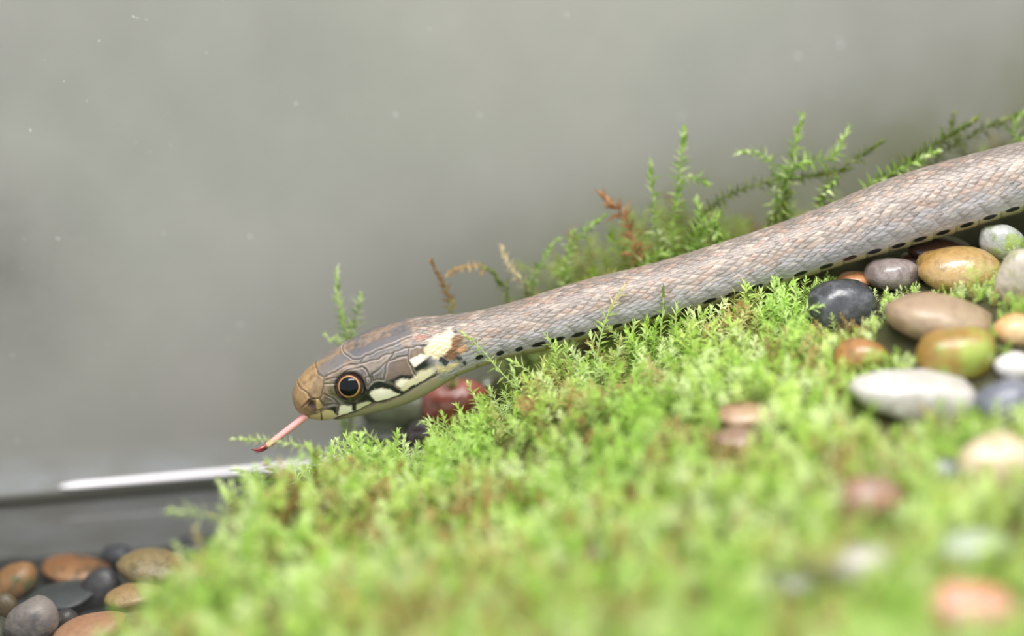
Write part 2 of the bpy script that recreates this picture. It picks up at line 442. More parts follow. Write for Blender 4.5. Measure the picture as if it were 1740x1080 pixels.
# wet stones beneath the chin
GC = 'wet stones beneath the head of the snake'
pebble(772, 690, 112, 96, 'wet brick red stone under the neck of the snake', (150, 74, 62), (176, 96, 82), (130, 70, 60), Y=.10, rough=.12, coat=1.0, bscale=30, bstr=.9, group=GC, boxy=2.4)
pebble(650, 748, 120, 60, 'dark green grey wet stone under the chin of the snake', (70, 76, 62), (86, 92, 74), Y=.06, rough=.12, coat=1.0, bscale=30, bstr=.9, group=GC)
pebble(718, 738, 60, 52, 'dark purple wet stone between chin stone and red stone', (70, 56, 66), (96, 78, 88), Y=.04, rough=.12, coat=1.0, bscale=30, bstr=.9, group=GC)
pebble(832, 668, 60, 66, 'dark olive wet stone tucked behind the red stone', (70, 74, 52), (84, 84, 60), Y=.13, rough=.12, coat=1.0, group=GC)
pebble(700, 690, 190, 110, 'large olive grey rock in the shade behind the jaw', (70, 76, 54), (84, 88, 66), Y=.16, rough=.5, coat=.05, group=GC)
# pool
zb = BED_Z + .02
def pool(px, py, w, h, label, *a, lift=0.0, **k):
    k.setdefault('deep', .85); k.setdefault('rough', .45); k.setdefault('coat', .1); k.setdefault('bury', .5)
    return pebble(px, py, w, h, label, *a, z=zb + lift, group=G2, avoid=False, **k)
pool(22, 990, 92, 66, 'orange tan pebble at the outer end of the pool', (138, 94, 54), (164, 122, 82), (96, 96, 58), roll=-.5)
pool(130, 969, 118, 50, 'rusty orange pebble with green algae rim in the pool', (128, 78, 42), (170, 126, 84), (80, 62, 36), roll=.15)
pool(200, 948, 56, 46, 'navy black pebble behind the speckled tan pebble', (46, 50, 58), (60, 62, 70))
pool(265, 963, 136, 62, 'speckled tan and olive oval pebble lying on the pool pile', (140, 116, 70), (152, 140, 112), (112, 100, 64), lift=.05, roll=.08)
pool(228, 1010, 98, 40, 'small flat amber pebble under the speckled oval one', (158, 124, 78), (174, 148, 108), lift=.03, roll=-.1)
pool(100, 1012, 130, 40, 'long dark slate pebble in the pool', (52, 58, 58), (72, 76, 78), roll=-.15)
pool(168, 1006, 72, 90, 'upright charcoal pebble in the middle of the pool pile', (58, 56, 60), (74, 72, 76), roll=.6, lift=.0)
pool(54, 1056, 96, 86, 'pinkish grey pebble leaning in the pool', (130, 120, 118), (150, 140, 134), (116, 112, 116), roll=-.75, lift=.03)
pool(150, 1070, 130, 52, 'salmon tan pebble by the moss foot in the pool', (166, 118, 88), (184, 142, 112), roll=-.25, lift=.03)
pool(8, 1034, 50, 56, 'dark brown pebble beside the leaning pinkish grey one', (80, 66, 44), (104, 88, 60))
pool(112, 1056, 50, 50, 'small charcoal pebble wedged behind the salmon tan one', (52, 48, 48), (70, 62, 60))
pool(232, 1046, 100, 46, 'grey green pebble at the foot of the moss', (104, 116, 100), (120, 128, 112))
pool(328, 934, 84, 50, 'blue black pebble shaded by overhanging moss', (44, 48, 56), (62, 62, 66))
pool(330, 990, 90, 56, 'brown black pebble under the moss overhang', (56, 48, 42), (72, 62, 52))
pool(-60, 1000, 110, 60, 'grey brown pebble just past the orange tan one', (110, 96, 80), (130, 116, 98))
pool(-30, 1080, 120, 70, 'olive black pebble below the dark brown one', (60, 62, 50), (80, 80, 66))

# ------------------------------------------------------------------ moss
SPRING = np.array([lin((214, 230, 150)), lin((224, 238, 174)), lin((204, 224, 128)), lin((230, 240, 188)), lin((176, 208, 100))])
TAN = np.array([lin((214, 198, 142)), lin((196, 168, 112)), lin((206, 208, 140)), lin((176, 150, 96))])

def leaf_block(base, direction, side, length, width, curl, col):
    """kite leaves: arrays (n,3) ... -> verts (n*4,3), faces (n*2,3), colours"""
    n = len(base)
    nrm = np.cross(direction, side)
    mid = base + direction * (length * .38)[:, None]
    tip = base + direction * (length * .96)[:, None] + nrm * (length * curl)[:, None]
    l = mid + side * (width * .5)[:, None] + nrm * (width * .22)[:, None]
    r = mid - side * (width * .5)[:, None] + nrm * (width * .22)[:, None]
    v = np.stack([base, l, tip, r], 1).reshape(-1, 3)
    i = np.arange(n)[:, None] * 4
    f = np.concatenate([i + np.array([[0, 1, 2]]), i + np.array([[0, 2, 3]])], 0)
    return v, f, np.repeat(col, 4, axis=0)

def shoot_geo(path, r, n_leaf, leaf_len, leaf_w, stem_r, cols, tip_col=None, open_deg=62, stem_col=None, sides=4, bare=0.0, drop=1.0):
    """leafy shoot along a polyline; returns stem (v,f,c) and leaves (v,f,c)"""
    path = np.asarray(path, float)
    seg = np.linalg.norm(np.diff(path, axis=0), axis=1); s = np.r_[0, np.cumsum(seg)]; L = s[-1]
    def at(q):
        q = np.clip(q, 0, 1) * L
        return np.stack([np.interp(q, s, path[:, k]) for k in range(3)], -1)
    def tan(q):
        d = at(np.clip(q + .03, 0, 1)) - at(np.clip(q - .03, 0, 1)); return d / np.maximum(np.linalg.norm(d, axis=-1, keepdims=True), 1e-9)
    m = max(4, len(path) * 2)
    q = np.linspace(0, 1, m); C = at(q); T = tan(q)
    ref = np.array([.31, .8, .2]); A = np.cross(T, ref); A /= np.linalg.norm(A, axis=1, keepdims=True); B = np.cross(T, A)
    ang = np.arange(sides) / sides * 2 * np.pi
    rad = stem_r * (1 - .6 * q)
    sv = (C[:, None] + rad[:, None, None] * (np.cos(ang)[None, :, None] * A[:, None] + np.sin(ang)[None, :, None] * B[:, None])).reshape(-1, 3)
    sf = []
    for i in range(m - 1):
        for j in range(sides):
            a, b = i * sides + j, i * sides + (j + 1) % sides
            sf += [(a, b, b + sides), (a, b + sides, a + sides)]
    scol = np.tile(stem_col if stem_col is not None else cols[0] * .8, (len(sv), 1))
    q = np.sort(bare + (1 - bare) * np.linspace(0, 1, n_leaf) ** .9)
    ph = np.arange(n_leaf) * 2.4 + r.random() * 6 + r.normal(0, .25, n_leaf)
    C = at(q); T = tan(q)
    A = np.cross(T, ref); A /= np.linalg.norm(A, axis=1, keepdims=True); B = np.cross(T, A)
    out = np.cos(ph)[:, None] * A + np.sin(ph)[:, None] * B
    side = np.cross(T, out)
    op = np.radians(open_deg) * (1 - .72 * sstep(.72, 1.0, q)) + r.normal(0, .16, n_leaf)
    d = T * np.cos(op)[:, None] + out * np.sin(op)[:, None]
    ln = leaf_len * (.75 + .5 * r.random(n_leaf)) * (1 - .35 * sstep(.8, 1, q)) * (.6 + .4 * sstep(0, .25, q))
    wd = leaf_w * (.8 + .4 * r.random(n_leaf))
    ci = r.integers(0, len(cols), n_leaf)
    col = cols[ci] * (.85 + .3 * r.random(n_leaf))[:, None]
    if tip_col is not None:
        k = sstep(.62, .85, q)[:, None]; col = col * (1 - k) + tip_col * k
    v, f, cc = leaf_block(C, d, side, ln, wd, r.normal(-.08, .12, n_leaf), col)
    return (sv, np.array(sf), scol), (v, f, cc)

def joined(parts):
    V, Fc, Cc, n = [], [], [], 0
    for v, f, c in parts:
        V.append(v); Fc.append(f + n); Cc.append(c); n += len(v)
    return np.concatenate(V), np.concatenate(Fc), np.concatenate(Cc)

# prototypes for the carpet: unit-length shoots along +z
PROTO = []
for k in range(14):
    r = np.random.default_rng(50 + k)
    bend = r.normal(0, .22, 2)
    path = [(bend[0] * q * q, bend[1] * q * q, q) for q in np.linspace(0, 1, 4)]
    ones = np.ones((1, 3))
    st, lf = shoot_geo(path, r, int(r.integers(28, 38)), .25, .062, .014, ones, open_deg=64, sides=3)
    PROTO.append(joined([st, lf]))

def scatter(n, xr, yr, accept, size, seed):
    r = np.random.default_rng(seed)
    x = r.uniform(*xr, n); y = r.uniform(*yr, n)
    z = ground(x, y)
    e = .01
    gxn = (ground(x + e, y) - ground(x - e, y)) / (2 * e); gyn = (ground(x, y + e) - ground(x, y - e)) / (2 * e)
    keep = accept(x, y, z, r)
    for (p, a, d, tt, ms) in PEBBLES:
        rr = ((x - p[0]) / (a * 1.0)) ** 2 + ((y - p[1] + .01) / (d * 1.0)) ** 2
        inside = (rr < 1.0) & (np.abs(z - p[2]) < tt * 2.2)
        # keep what would hide the pebble from in front thin
        keep &= ~inside
        front = (np.abs(x - p[0]) < a * .9) & (y < p[1]) & (y > p[1] - d - .05)
        keep &= ~(front & (r.random(n) < (.72 if tt > 0 and p[1] < -.2 else .15)))
    x, y, z, gxn, gyn = x[keep], y[keep], z[keep], gxn[keep], gyn[keep]
    m = len(x)
    nrm = np.c_[-gxn, -gyn, np.ones(m)]; nrm /= np.linalg.norm(nrm, axis=1, keepdims=True)
    up = nrm * .55 + np.array([0, 0, .6]) + r.normal(0, .30, (m, 3)); up /= np.linalg.norm(up, axis=1, keepdims=True)
    ref = r.normal(0, 1, (m, 3)); X = np.cross(ref, up); X /= np.linalg.norm(X, axis=1, keepdims=True); Yv = np.cross(up, X)
    sc = size(x, y, r)
    base = np.c_[x, y, z - .006]
    # colour fields
    f1 = fbm(np.c_[x * 7, y * 7, x * 0 + 2], 3); f2 = fbm(np.c_[x * 16, y * 16, x * 0 + 8], 2)
    brown = sstep(.57, .70, f2) * .70
    for bx, by, br in BROWN:
        brown = np.maximum(brown, np.exp(-(((x - bx) ** 2 + (y - by) ** 2) / br ** 2)) * (.35 + 1.0 * f2))
    isb = r.random(m) < brown * .70
    f3 = fbm(np.c_[x * 13, y * 13, x * 0 + 31], 2); viv = .60 * sstep(.52, .70, f3)[:, None]
    cA = SPRING[r.integers(0, len(SPRING), m)] * (.80 + .40 * f1)[:, None]
    cA = cA * (1 - viv) + lin((182, 216, 104)) * (.8 + .4 * r.random(m))[:, None] * viv
    cB = TAN[r.integers(0, len(TAN), m)]
    col = np.where(isb[:, None], cB, cA)
    which = r.integers(0, len(PROTO), m)
    V, Fc, Cc, nn = [], [], [], 0
    for k, (pv, pf, pc) in enumerate(PROTO):
        idx = np.where(which == k)[0]
        if len(idx) == 0: continue
        w = base[idx][:, None] + sc[idx][:, None, None] * (pv[None, :, 0:1] * X[idx][:, None] + pv[None, :, 1:2] * Yv[idx][:, None] + pv[None, :, 2:3] * up[idx][:, None])
        cc = pc[None] * col[idx][:, None] * (.88 + .16 * np.clip(pv[None, :, 2:3], 0, 1))
        nv = len(pv)
        fc = pf[None] + (np.arange(len(idx)) * nv)[:, None, None] + nn
        V.append(w.reshape(-1, 3)); Fc.append(fc.reshape(-1, 3)); Cc.append(cc.reshape(-1, 3)); nn += nv * len(idx)
    return np.concatenate(V), np.concatenate(Fc), np.concatenate(Cc)

BROWN = []
for px, py, Y, br in [(820, 905, -.40, .10), (680, 880, -.36, .06), (900, 1010, -.62, .10), (730, 1060, -.72, .10), (1010, 690, -.2, .04), (1100, 870, -.45, .06), (1480, 800, -.48, .07), (860, 1075, -.8, .14), (1040, 1060, -.8, .10), (1230, 820, -.42, .05)]:
    p = P(px, py, Y); BROWN.append((p[0], p[1], br))
MOSS = moss_mat('moss_leaf')

def ok_front(x, y, z, r):
    dd = x - np.interp(y, EDGE_Y, EDGE_X)
    sy = np.interp(x, [-.35, 0, .5, 1.2], [-.11, -.055, 0.0, .03])
    k = (dd > .005) & (y < sy) & (z > WATER_Z - .0)
    rockzone = sstep(.5, .62, x) * sstep(-.42, -.30, y)
    gap = fbm(np.c_[x * 15, y * 15, x * 0 + 51], 2)
    k &= r.random(len(x)) < .15 + sstep(.30, .44, gap)
    return k & (r.random(len(x)) > .30 * rockzone)
def size_front(x, y, r):
    rockzone = sstep(.42, .6, x) * sstep(-.42, -.25, y)
    return (.040 + .045 * r.random(len(x)) ** 1.6) * (1 - .52 * rockzone)
v, f, c = scatter(20500, (-1.1, 1.5), (-1.4, .05), ok_front, size_front, 11)
link('moss_carpet', npmesh('moss_carpet', v, f, c, smooth=False), MOSS, kind='stuff', cat='moss', label='bright lime green moss carpet covering the bank in front of the snake')

def ok_rock(x, y, z, r):
    sy = np.interp(x, [-.35, 0, .5, 1.2], [-.11, -.055, 0.0, .03])
    return (y < sy + .02) & (r.random(len(x)) < sstep(.42, .56, x))
def size_rock(x, y, r): return .016 + .016 * r.random(len(x))
v, f, c = scatter(7500, (.42, 1.5), (-.42, .05), ok_rock, size_rock, 13)
link('moss_carpet', npmesh('moss_carpet', v, f, c, smooth=False), MOSS, kind='stuff', cat='moss', label='short tufted green moss filling the gaps between the pebbles')

def ok_back(x, y, z, r):
    sy = np.interp(x, [-.35, 0, .5, 1.2], [.03, .10, .13, .17])
    dens = np.interp(x, [-.25, -.05, .05, .38, .45, .9, 1.2], [.05, .15, .5, .6, .2, .2, .3])
    return (y > sy) & (y < wall_y(x) - .06) & (z > WATER_Z) & (r.random(len(x)) < dens)
def size_back(x, y, r): return (.045 + .055 * r.random(len(x))) * np.interp(x, [0, .1, .36, .45], [.8, 1.1, 1.1, .6])
v, f, c = scatter(2700, (-.28, 1.7), (.02, .47), ok_back, size_back, 12)
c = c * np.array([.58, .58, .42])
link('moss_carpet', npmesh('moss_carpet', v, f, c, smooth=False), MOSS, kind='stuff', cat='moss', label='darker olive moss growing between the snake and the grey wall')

# ---- shoots that stand out one by one
def smooth_path(pts, n=6):
    p = np.asarray(pts, float)
    q = np.c_[p, np.zeros(len(p))][:, [0, 1, 3, 2]] if False else p
    out = []
    e = np.vstack([2 * p[0] - p[1], p, 2 * p[-1] - p[-2]])
    for i in range(1, len(e) - 2):
        for t_ in np.linspace(0, 1, n, endpoint=False):
            out.append(.5 * ((2 * e[i]) + (-e[i - 1] + e[i + 1]) * t_ + (2 * e[i - 1] - 5 * e[i] + 4 * e[i + 1] - e[i + 2]) * t_ ** 2 + (-e[i - 1] + 3 * e[i] - 3 * e[i + 1] + e[i + 2]) * t_ ** 3))
    out.append(p[-1]); return np.array(out)
PALE = np.array([lin((202, 220, 142)), lin((216, 230, 164)), lin((188, 212, 124))])
LEAFY = np.array([lin((152, 182, 88)), lin((172, 200, 110)), lin((128, 160, 66)), lin((206, 220, 160))])
OLIVE = np.array([lin((104, 122, 48)), lin((122, 136, 60)), lin((88, 102, 40)), lin((150, 160, 90))])
RUST = np.array([lin((172, 120, 82)), lin((192, 146, 106)), lin((150, 108, 72))])
STRAW = np.array([lin((214, 178, 110)), lin((224, 196, 136)), lin((200, 160, 92))])

def sprig(label, pts, D, pal=LEAFY, tip=None, dens=.24, ll=15, lw=3.8, sr=1.7, open_deg=62, stem=None, group=None, root=True, bare=0.0, name='moss_shoot', branches=()):
    """pts: photograph pixels from the foot to the tip, at depth D (pixels beyond the plane of focus; one or per point)"""
    r = np.random.default_rng(int(pts[0][0] * 3 + pts[-1][1] * 5))
    ll, lw, sr = ll * 1.25, lw * 1.6, sr * 1.2
    if not isinstance(D, (list, tuple)) and D > 0: ll, lw, dens, D = ll * 1.3, lw * 1.15, dens * 1.35, 66 + (D - 60) * .5
    Ds = D if isinstance(D, (list, tuple)) else [D] * len(pts)
    W = [PD(p[0], p[1], d) for p, d in zip(pts, Ds)]
    if root:
        g = W[0].copy(); g[2] = ground1(g[0], g[1]) - .01
        if g[2] < W[0][2] - .012: W = [g] + W
    W = smooth_path(W)
    o = link(name, None, label=label, cat='moss shoot', group=group)
    o.location = Vector(W[0]); W0 = W[0].copy(); W = W - W0
    L = np.sum(np.linalg.norm(np.diff(W, axis=0), axis=1))
    n = max(8, int(L * 1000 * dens))
    st, lf = shoot_geo(W, r, n, ll / 1000, lw / 1000, sr / 1000, pal, tip, open_deg, stem, sides=6, bare=bare)
    link('stem', npmesh('stem', *st), MOSS, parent=o)
    link('leaves', npmesh('leaves', *lf, smooth=False), MOSS, parent=o, kind='stuff')
    for bp_ in branches:
        B = smooth_path([PD(p[0], p[1], Ds[-1]) for p in bp_]) - W0
        L = np.sum(np.linalg.norm(np.diff(B, axis=0), axis=1))
        s2, l2 = shoot_geo(B, r, max(8, int(L * 1000 * dens)), ll / 1000, lw / 1000, sr / 1000 * .8, pal, tip, open_deg, stem, sides=6)
        br = link('branch', npmesh('branch', *s2), MOSS, parent=o)
        link('leaves', npmesh('leaves', *l2, smooth=False), MOSS, parent=br, kind='stuff')
    return o
GB = 'moss shoots between the snake and the wall'
GF = 'moss shoots standing above the moss carpet'
BR = lin((150, 110, 62)); ST_ = lin((232, 214, 176))
sprig('green forked moss shoot standing alone behind the head of the snake', [(592, 600), (585, 550), (574, 505), (573, 462)], 90, LEAFY, ll=14, branches=[[(592, 590), (602, 550), (612, 505)]], group=GB)
sprig('tiny pale curled moss tip behind the snout of the snake', [(580, 600), (565, 580), (552, 568)], 95, PALE, ll=9, group=GB)
sprig('yellow green moss shoot with a brown tip behind the neck', [(768, 545), (760, 500), (745, 468), (735, 448)], 110, LEAFY, BR, ll=12, group=GB)
sprig('straw coloured dead moss strand bent sideways behind the neck', [(757, 470), (772, 458), (795, 452), (817, 452), (818, 462)], 115, STRAW, ll=8, lw=4, dens=.3, group=GB, root=False)
sprig('dark olive drooping moss shoot beside the straw coloured strand', [(862, 505), (852, 485), (838, 463), (822, 455)], 110, OLIVE, ll=11, group=GB)
sprig('brown tipped olive moss shoot leaning over the neck', [(895, 500), (878, 470), (862, 445), (854, 422)], 120, OLIVE, ST_, ll=11, group=GB)
sprig('short bright moss shoot leaning towards the rust brown one', [(905, 485), (920, 450), (932, 425), (945, 408)], 120, LEAFY, ll=11, group=GB)
sprig('arched yellow and green moss shoot below the rust brown one', [(960, 470), (970, 425), (990, 395), (1022, 370)], 110, LEAFY, ll=13, branches=[[(965, 440), (968, 410), (975, 395)]], group=GB)
sprig('rust brown withered moss shoot behind the body of the snake', [(1080, 430), (1068, 385), (1050, 355), (1026, 334)], 100, RUST, ll=20, lw=4.5, stem=RUST[2], group=GB)
sprig('short upright moss shoot beside the tallest shoot behind the snake', [(1118, 400), (1112, 350), (1106, 305), (1106, 278)], 90, LEAFY, ll=14, group=GB)
sprig('tallest upright green moss shoot behind the body of the snake', [(1142, 420), (1148, 350), (1156, 280), (1163, 220)], 90, LEAFY, ll=15, lw=4.5, branches=[[(1150, 320), (1175, 300), (1198, 310)]], group=GB)
sprig('bushy moss shoot at the foot of the tallest shoot', [(1170, 440), (1180, 400), (1190, 375), (1185, 345)], 70, LEAFY, ll=16, lw=5, branches=[[(1180, 420), (1205, 390), (1222, 410)]], group=GB)
sprig('leafy moss shoot bending down onto the back of the snake', [(1190, 420), (1205, 380), (1215, 375), (1222, 410)], 60, LEAFY, ll=16, lw=5, group=GB)
sprig('bright moss tuft resting on the edge of the snake behind its middle', [(1090, 460), (1110, 435), (1130, 432)], 60, LEAFY, ll=17, lw=5, group=GB)
sprig('long creeping olive moss stem strung with water glints behind the snake', [(1175, 400), (1215, 345), (1290, 312), (1370, 300), (1440, 288)], 110, OLIVE, ll=12, dens=.34, group=GB)
sprig('upright pointed moss shoot rising from the creeping olive stem', [(1335, 310), (1345, 270), (1352, 235), (1362, 203)], 95, LEAFY, ll=15, lw=4.5, group=GB)
sprig('arching pale moss shoot with hanging leaves beside the pointed one', [(1320, 320), (1318, 290), (1295, 262), (1258, 258)], 100, LEAFY, ll=14, open_deg=75, group=GB)
sprig('slanting moss shoot with white tipped leaves behind the snake', [(1340, 300), (1375, 275), (1415, 268), (1440, 222)], 85, LEAFY, ll=16, lw=4.5, group=GB)
sprig('moss shoot drooping towards the back of the snake', [(1345, 320), (1330, 345), (1315, 370), (1300, 385)], 80, OLIVE, ll=14, group=GB, root=False)
sprig('white leaved moss shoot hanging over the middle of the snake', [(1425, 300), (1405, 325), (1395, 350), (1382, 375)], 70, LEAFY, ST_, ll=14, lw=5, group=GB, root=False)
sprig('dark green moss shoot below the slanting one', [(1400, 330), (1420, 295), (1455, 270), (1492, 245)], 85, OLIVE, ll=14, group=GB)
sprig('olive green moss stem running along above the snake', [(1470, 330), (1505, 300), (1555, 275), (1592, 258)], 60, LEAFY, ll=16, lw=5, open_deg=70, group=GB)
sprig('leafy moss stem with toothed underside climbing along the snake', [(1490, 330), (1530, 285), (1590, 245), (1655, 205)], 100, OLIVE, ll=16, lw=4.5, dens=.32, group=GB)
sprig('faint olive moss stem climbing towards the tank wall', [(1590, 275), (1640, 235), (1690, 210), (1748, 190)], 160, OLIVE, ll=14, group=GB)
sprig('small moss tuft at the top edge of the snake body', [(1735, 250), (1722, 225), (1728, 205), (1742, 190)], 120, LEAFY, ll=14, lw=4.5, group=GB)
sprig('yellow green moss shoot partly lost against the grey wall', [(1640, 270), (1625, 240), (1618, 215), (1622, 195)], 200, OLIVE, ll=12, group=GB)
# in front of the snake
sprig('tall straw tipped moss shoot crossing the body of the snake', [(1010, 640), (1020, 575), (1035, 530), (1060, 487)], -62, PALE, ST_, ll=18, lw=4.2, dens=.2, open_deg=48, group=GF)
sprig('feathery moss shoot leaning against the belly of the snake', [(968, 650), (958, 620), (942, 595), (929, 572)], -58, PALE, ll=15, lw=3, dens=.3, open_deg=70, group=GF)
sprig('slim dark tipped moss shoot in front of the body', [(1120, 610), (1122, 570), (1126, 530), (1127, 492)], -60, PALE, lin((120, 140, 70)), ll=14, open_deg=45, group=GF)
sprig('starry topped moss shoot beside the slim dark tipped one', [(1150, 620), (1150, 580), (1148, 550), (1150, 525)], -64, PALE, ll=20, dens=.3, open_deg=66, group=GF)
sprig('short plumed moss shoot below the belly of the snake', [(1085, 640), (1080, 600), (1076, 575), (1078, 550)], -66, PALE, ll=16, dens=.32, group=GF)
sprig('long arching moss shoot lying across the neck of the snake', [(915, 720), (885, 670), (845, 625), (815, 590), (785, 565)], -62, PALE, ll=15, lw=3.4, dens=.24, group=GF)
sprig('feathery upright moss shoot in front of the red stone', [(822, 740), (818, 710), (808, 680), (796, 652)], -85, PALE, ll=14, lw=2.6, dens=.32, open_deg=72, group=GF)
sprig('brown moss stalk with a frayed top in front of the belly', [(906, 725), (905, 700), (903, 670), (901, 655)], -95, STRAW, STRAW[0], ll=14, dens=.12, sr=3.6, stem=lin((140, 104, 44)), bare=.6, group=GF)
sprig('small curled moss shoot below the chin of the snake', [(650, 775), (640, 750), (620, 735), (603, 735)], -110, PALE, ll=15, lw=3, dens=.3, group=GF)
sprig('leafy moss shoot in front of the dark purple wet stone', [(780, 755), (755, 728), (735, 715), (718, 716)], -100, PALE, ll=16, lw=3, dens=.3, group=GF)
sprig('moss shoot leaning over the arching one below the neck', [(960, 690), (920, 650), (890, 625), (868, 612)], -70, PALE, ll=16, dens=.26, group=GF)
sprig('blurred moss plume reaching out beneath the tongue of the snake', [(600, 800), (540, 765), (470, 750), (400, 745)], -150, PALE, ll=14, lw=3.5, dens=.3, open_deg=66, group=GF)
sprig('pale fern like moss plume reaching out over the pool', [(440, 905), (390, 885), (340, 872), (292, 868)], -330, PALE, ll=20, lw=4, dens=.22, open_deg=75, group=GF)
sprig('small olive moss spray above the pool by the waterline', [(470, 835), (440, 815), (415, 805), (400, 800)], -260, LEAFY, ll=16, group=GF)
sprig('brown moss stalk near the end of the white strip', [(536, 850), (536, 825), (537, 790), (536, 765)], -230, OLIVE, ll=14, sr=4.5, stem=lin((128, 104, 44)), bare=.55, dens=.2, group=GF)
sprig('short brown stalk at the pool edge of the moss', [(398, 890), (397, 870), (398, 840)], -360, OLIVE, ll=10, sr=4, stem=lin((130, 100, 56)), bare=.6, dens=.2, group=GF)
sprig('thin brown moss stalk amid the tan patch', [(798, 960), (797, 880), (796, 780)], -380, STRAW, ll=8, sr=3.5, stem=lin((150, 104, 50)), bare=.7, dens=.1, group=GF)
sprig('paler brown moss stalk beside the thin brown one', [(826, 950), (826, 880), (826, 800)], -385, STRAW, ll=8, sr=3.5, stem=lin((170, 120, 66)), bare=.7, dens=.1, group=GF)
sprig('frayed straw moss tip by the underside of the snake', [(1245, 545), (1240, 530), (1236, 518)], -62, STRAW, ll=13, group=GF)
sprig('starry moss shoot beside the frayed straw tip', [(1190, 590), (1195, 560), (1190, 530)], -66, PALE, ll=17, dens=.34, group=GF)

# ------------------------------------------------------------------ snake
root = link('snake', None, label='brown keeled snake with pink tongue out stretched across the mossy bank', cat='snake')
NPH = 288
d = np.r_[0, np.cumsum(np.hypot(np.diff(SNAKE[:, 0]), np.diff(SNAKE[:, 1])))]
x_at = lambda q: np.interp(q, d, SNAKE[:, 0])
s_head = d[np.argmin(abs(SNAKE[:, 0] - 830))]; s_vis = d[np.argmin(abs(SNAKE[:, 0] - 1800))]
S = np.unique(np.r_[0, .3, .8, 1.5, 2.3, np.arange(3.2, s_head, 1.1), np.arange(s_head, s_vis, 1.6), np.arange(s_vis, d[-1], 6.0), d[-1]])
Cx = np.interp(S, d, SNAKE[:, 0]); Cy = np.interp(S, d, SNAKE[:, 1]); E = np.interp(S, d, SNAKE[:, 2]); W = np.interp(S, d, SNAKE[:, 3])
E[0] = W[0] = .05
# direction, smoothed so that rings do not cross
def smooth(a, k=9):
    kk = np.hanning(2 * k + 1); kk /= kk.sum()
    return np.convolve(np.pad(a, k, mode='edge'), kk, mode='valid')
tx = np.gradient(Cx, S); ty = np.gradient(Cy, S)
tx[:14] = tx[14]; ty[:14] = ty[14]
tx = smooth(tx, 20); ty = smooth(ty, 20); nn = np.hypot(tx, ty); tx /= nn; ty /= nn
alpha = np.radians(np.interp(Cx, [500, 700, 880, 3000], [29, 28, 20, 20]))
H = np.sqrt(np.maximum(E ** 2 - (W * np.sin(alpha)) ** 2, (.5 * E) ** 2)) / np.cos(alpha)
# image axes: right, down, depth.  dorsal direction in the picture plane = (ty,-tx) turned upward
ux, uy = ty, -tx
flip = uy > 0; ux = np.where(flip, -ux, ux); uy = np.where(flip, -uy, uy)
N3 = np.stack([np.cos(alpha) * ux, np.cos(alpha) * uy, -np.sin(alpha)], -1)      # dorsal
B3 = np.stack([-np.sin(alpha) * ux, -np.sin(alpha) * uy, -np.cos(alpha)], -1)    # lateral, towards the camera
C3 = np.stack([Cx, Cy, np.zeros_like(Cx)], -1)
phi = np.linspace(-np.pi, np.pi, NPH, endpoint=False)                           # 0 dorsal, +90 near side
SS, PH = np.meshgrid(S, phi, indexing='ij')
headk = 1 - sstep(720, 860, np.repeat(Cx[:, None], NPH, 1))
ex = 2.0 / (2.0 + .75 * headk * sstep(510, 560, np.repeat(Cx[:, None], NPH, 1)))
cs = np.sign(np.cos(PH)) * np.abs(np.cos(PH)) ** ex; sn = np.sign(np.sin(PH)) * np.abs(np.sin(PH)) ** ex
nn_ = cs * H[:, None]; bb_ = sn * W[:, None]
nn_ = np.where((cs < 0), nn_ * (1 - .06 * (1 - headk)), nn_)       # flatter belly
# pixel coordinates of the near side (the far side mirrors them)
def near_px(n_, b_):
    return (C3[:, None, 0] + n_ * N3[:, None, 0] + np.abs(b_) * B3[:, None, 0], C3[:, None, 1] + n_ * N3[:, None, 1] + np.abs(b_) * B3[:, None, 1])
PX, PY = near_px(nn_, bb_)
APH = np.degrees(np.abs(PH))
headm = (1 - sstep(706, 732, PX - .6 * (PY - 590)))

# --- body scales (lozenge lattice)
LS, RWD = 23.0, 5.0
rad = np.maximum(E, 8)[:, None]
arc = np.radians(APH) * np.repeat(rad, NPH, 1) * 0 + APH / 180 * np.pi * 50.0
wq = np.stack([SS.ravel() * .018, arc.ravel() * .05, np.sign(PH.ravel()) * 3 + 60], -1)
uu = SS / LS + 1.1 * fbm(wq, 2).reshape(SS.shape); vv = arc / RWD + .9 * fbm(wq + 20, 2).reshape(SS.shape)
best_d = np.full(SS.shape, 9.0); best_du = np.zeros(SS.shape); best_dv = np.zeros(SS.shape); bi = np.zeros(SS.shape, int); bj = np.zeros(SS.shape, int)
j0 = np.floor(vv).astype(int)
for dj in (-1, 0, 1, 2):
    j = j0 + dj; off = .5 * (j % 2)
    i = np.round(uu - off)
    for di in (0,):
        du = uu - off - (i + di); dv = vv - j
        dd = np.abs(du) / .5 + np.abs(dv)
        m = dd < best_d
        best_d[m] = dd[m]; best_du[m] = du[m]; best_dv[m] = dv[m]; bi[m] = (i + di)[m].astype(int); bj[m] = j[m]
hsh = lambda i, j, k: ((np.sin(i * 127.1 + j * 311.7 + k * 74.7) * 43758.5453) % 1.0)
r1, r2, r3 = hsh(bi, bj, 1), hsh(bi, bj, 2), hsh(bi, bj, 3)
dorsal = 1 - sstep(119, 125, APH)
bodyk = (1 - headm)
scale_h = (1 - best_d ** 3) * 1.1 + best_du * 1.5 + .9 * np.exp(-(best_dv / .13) ** 2) * (1 - best_d)
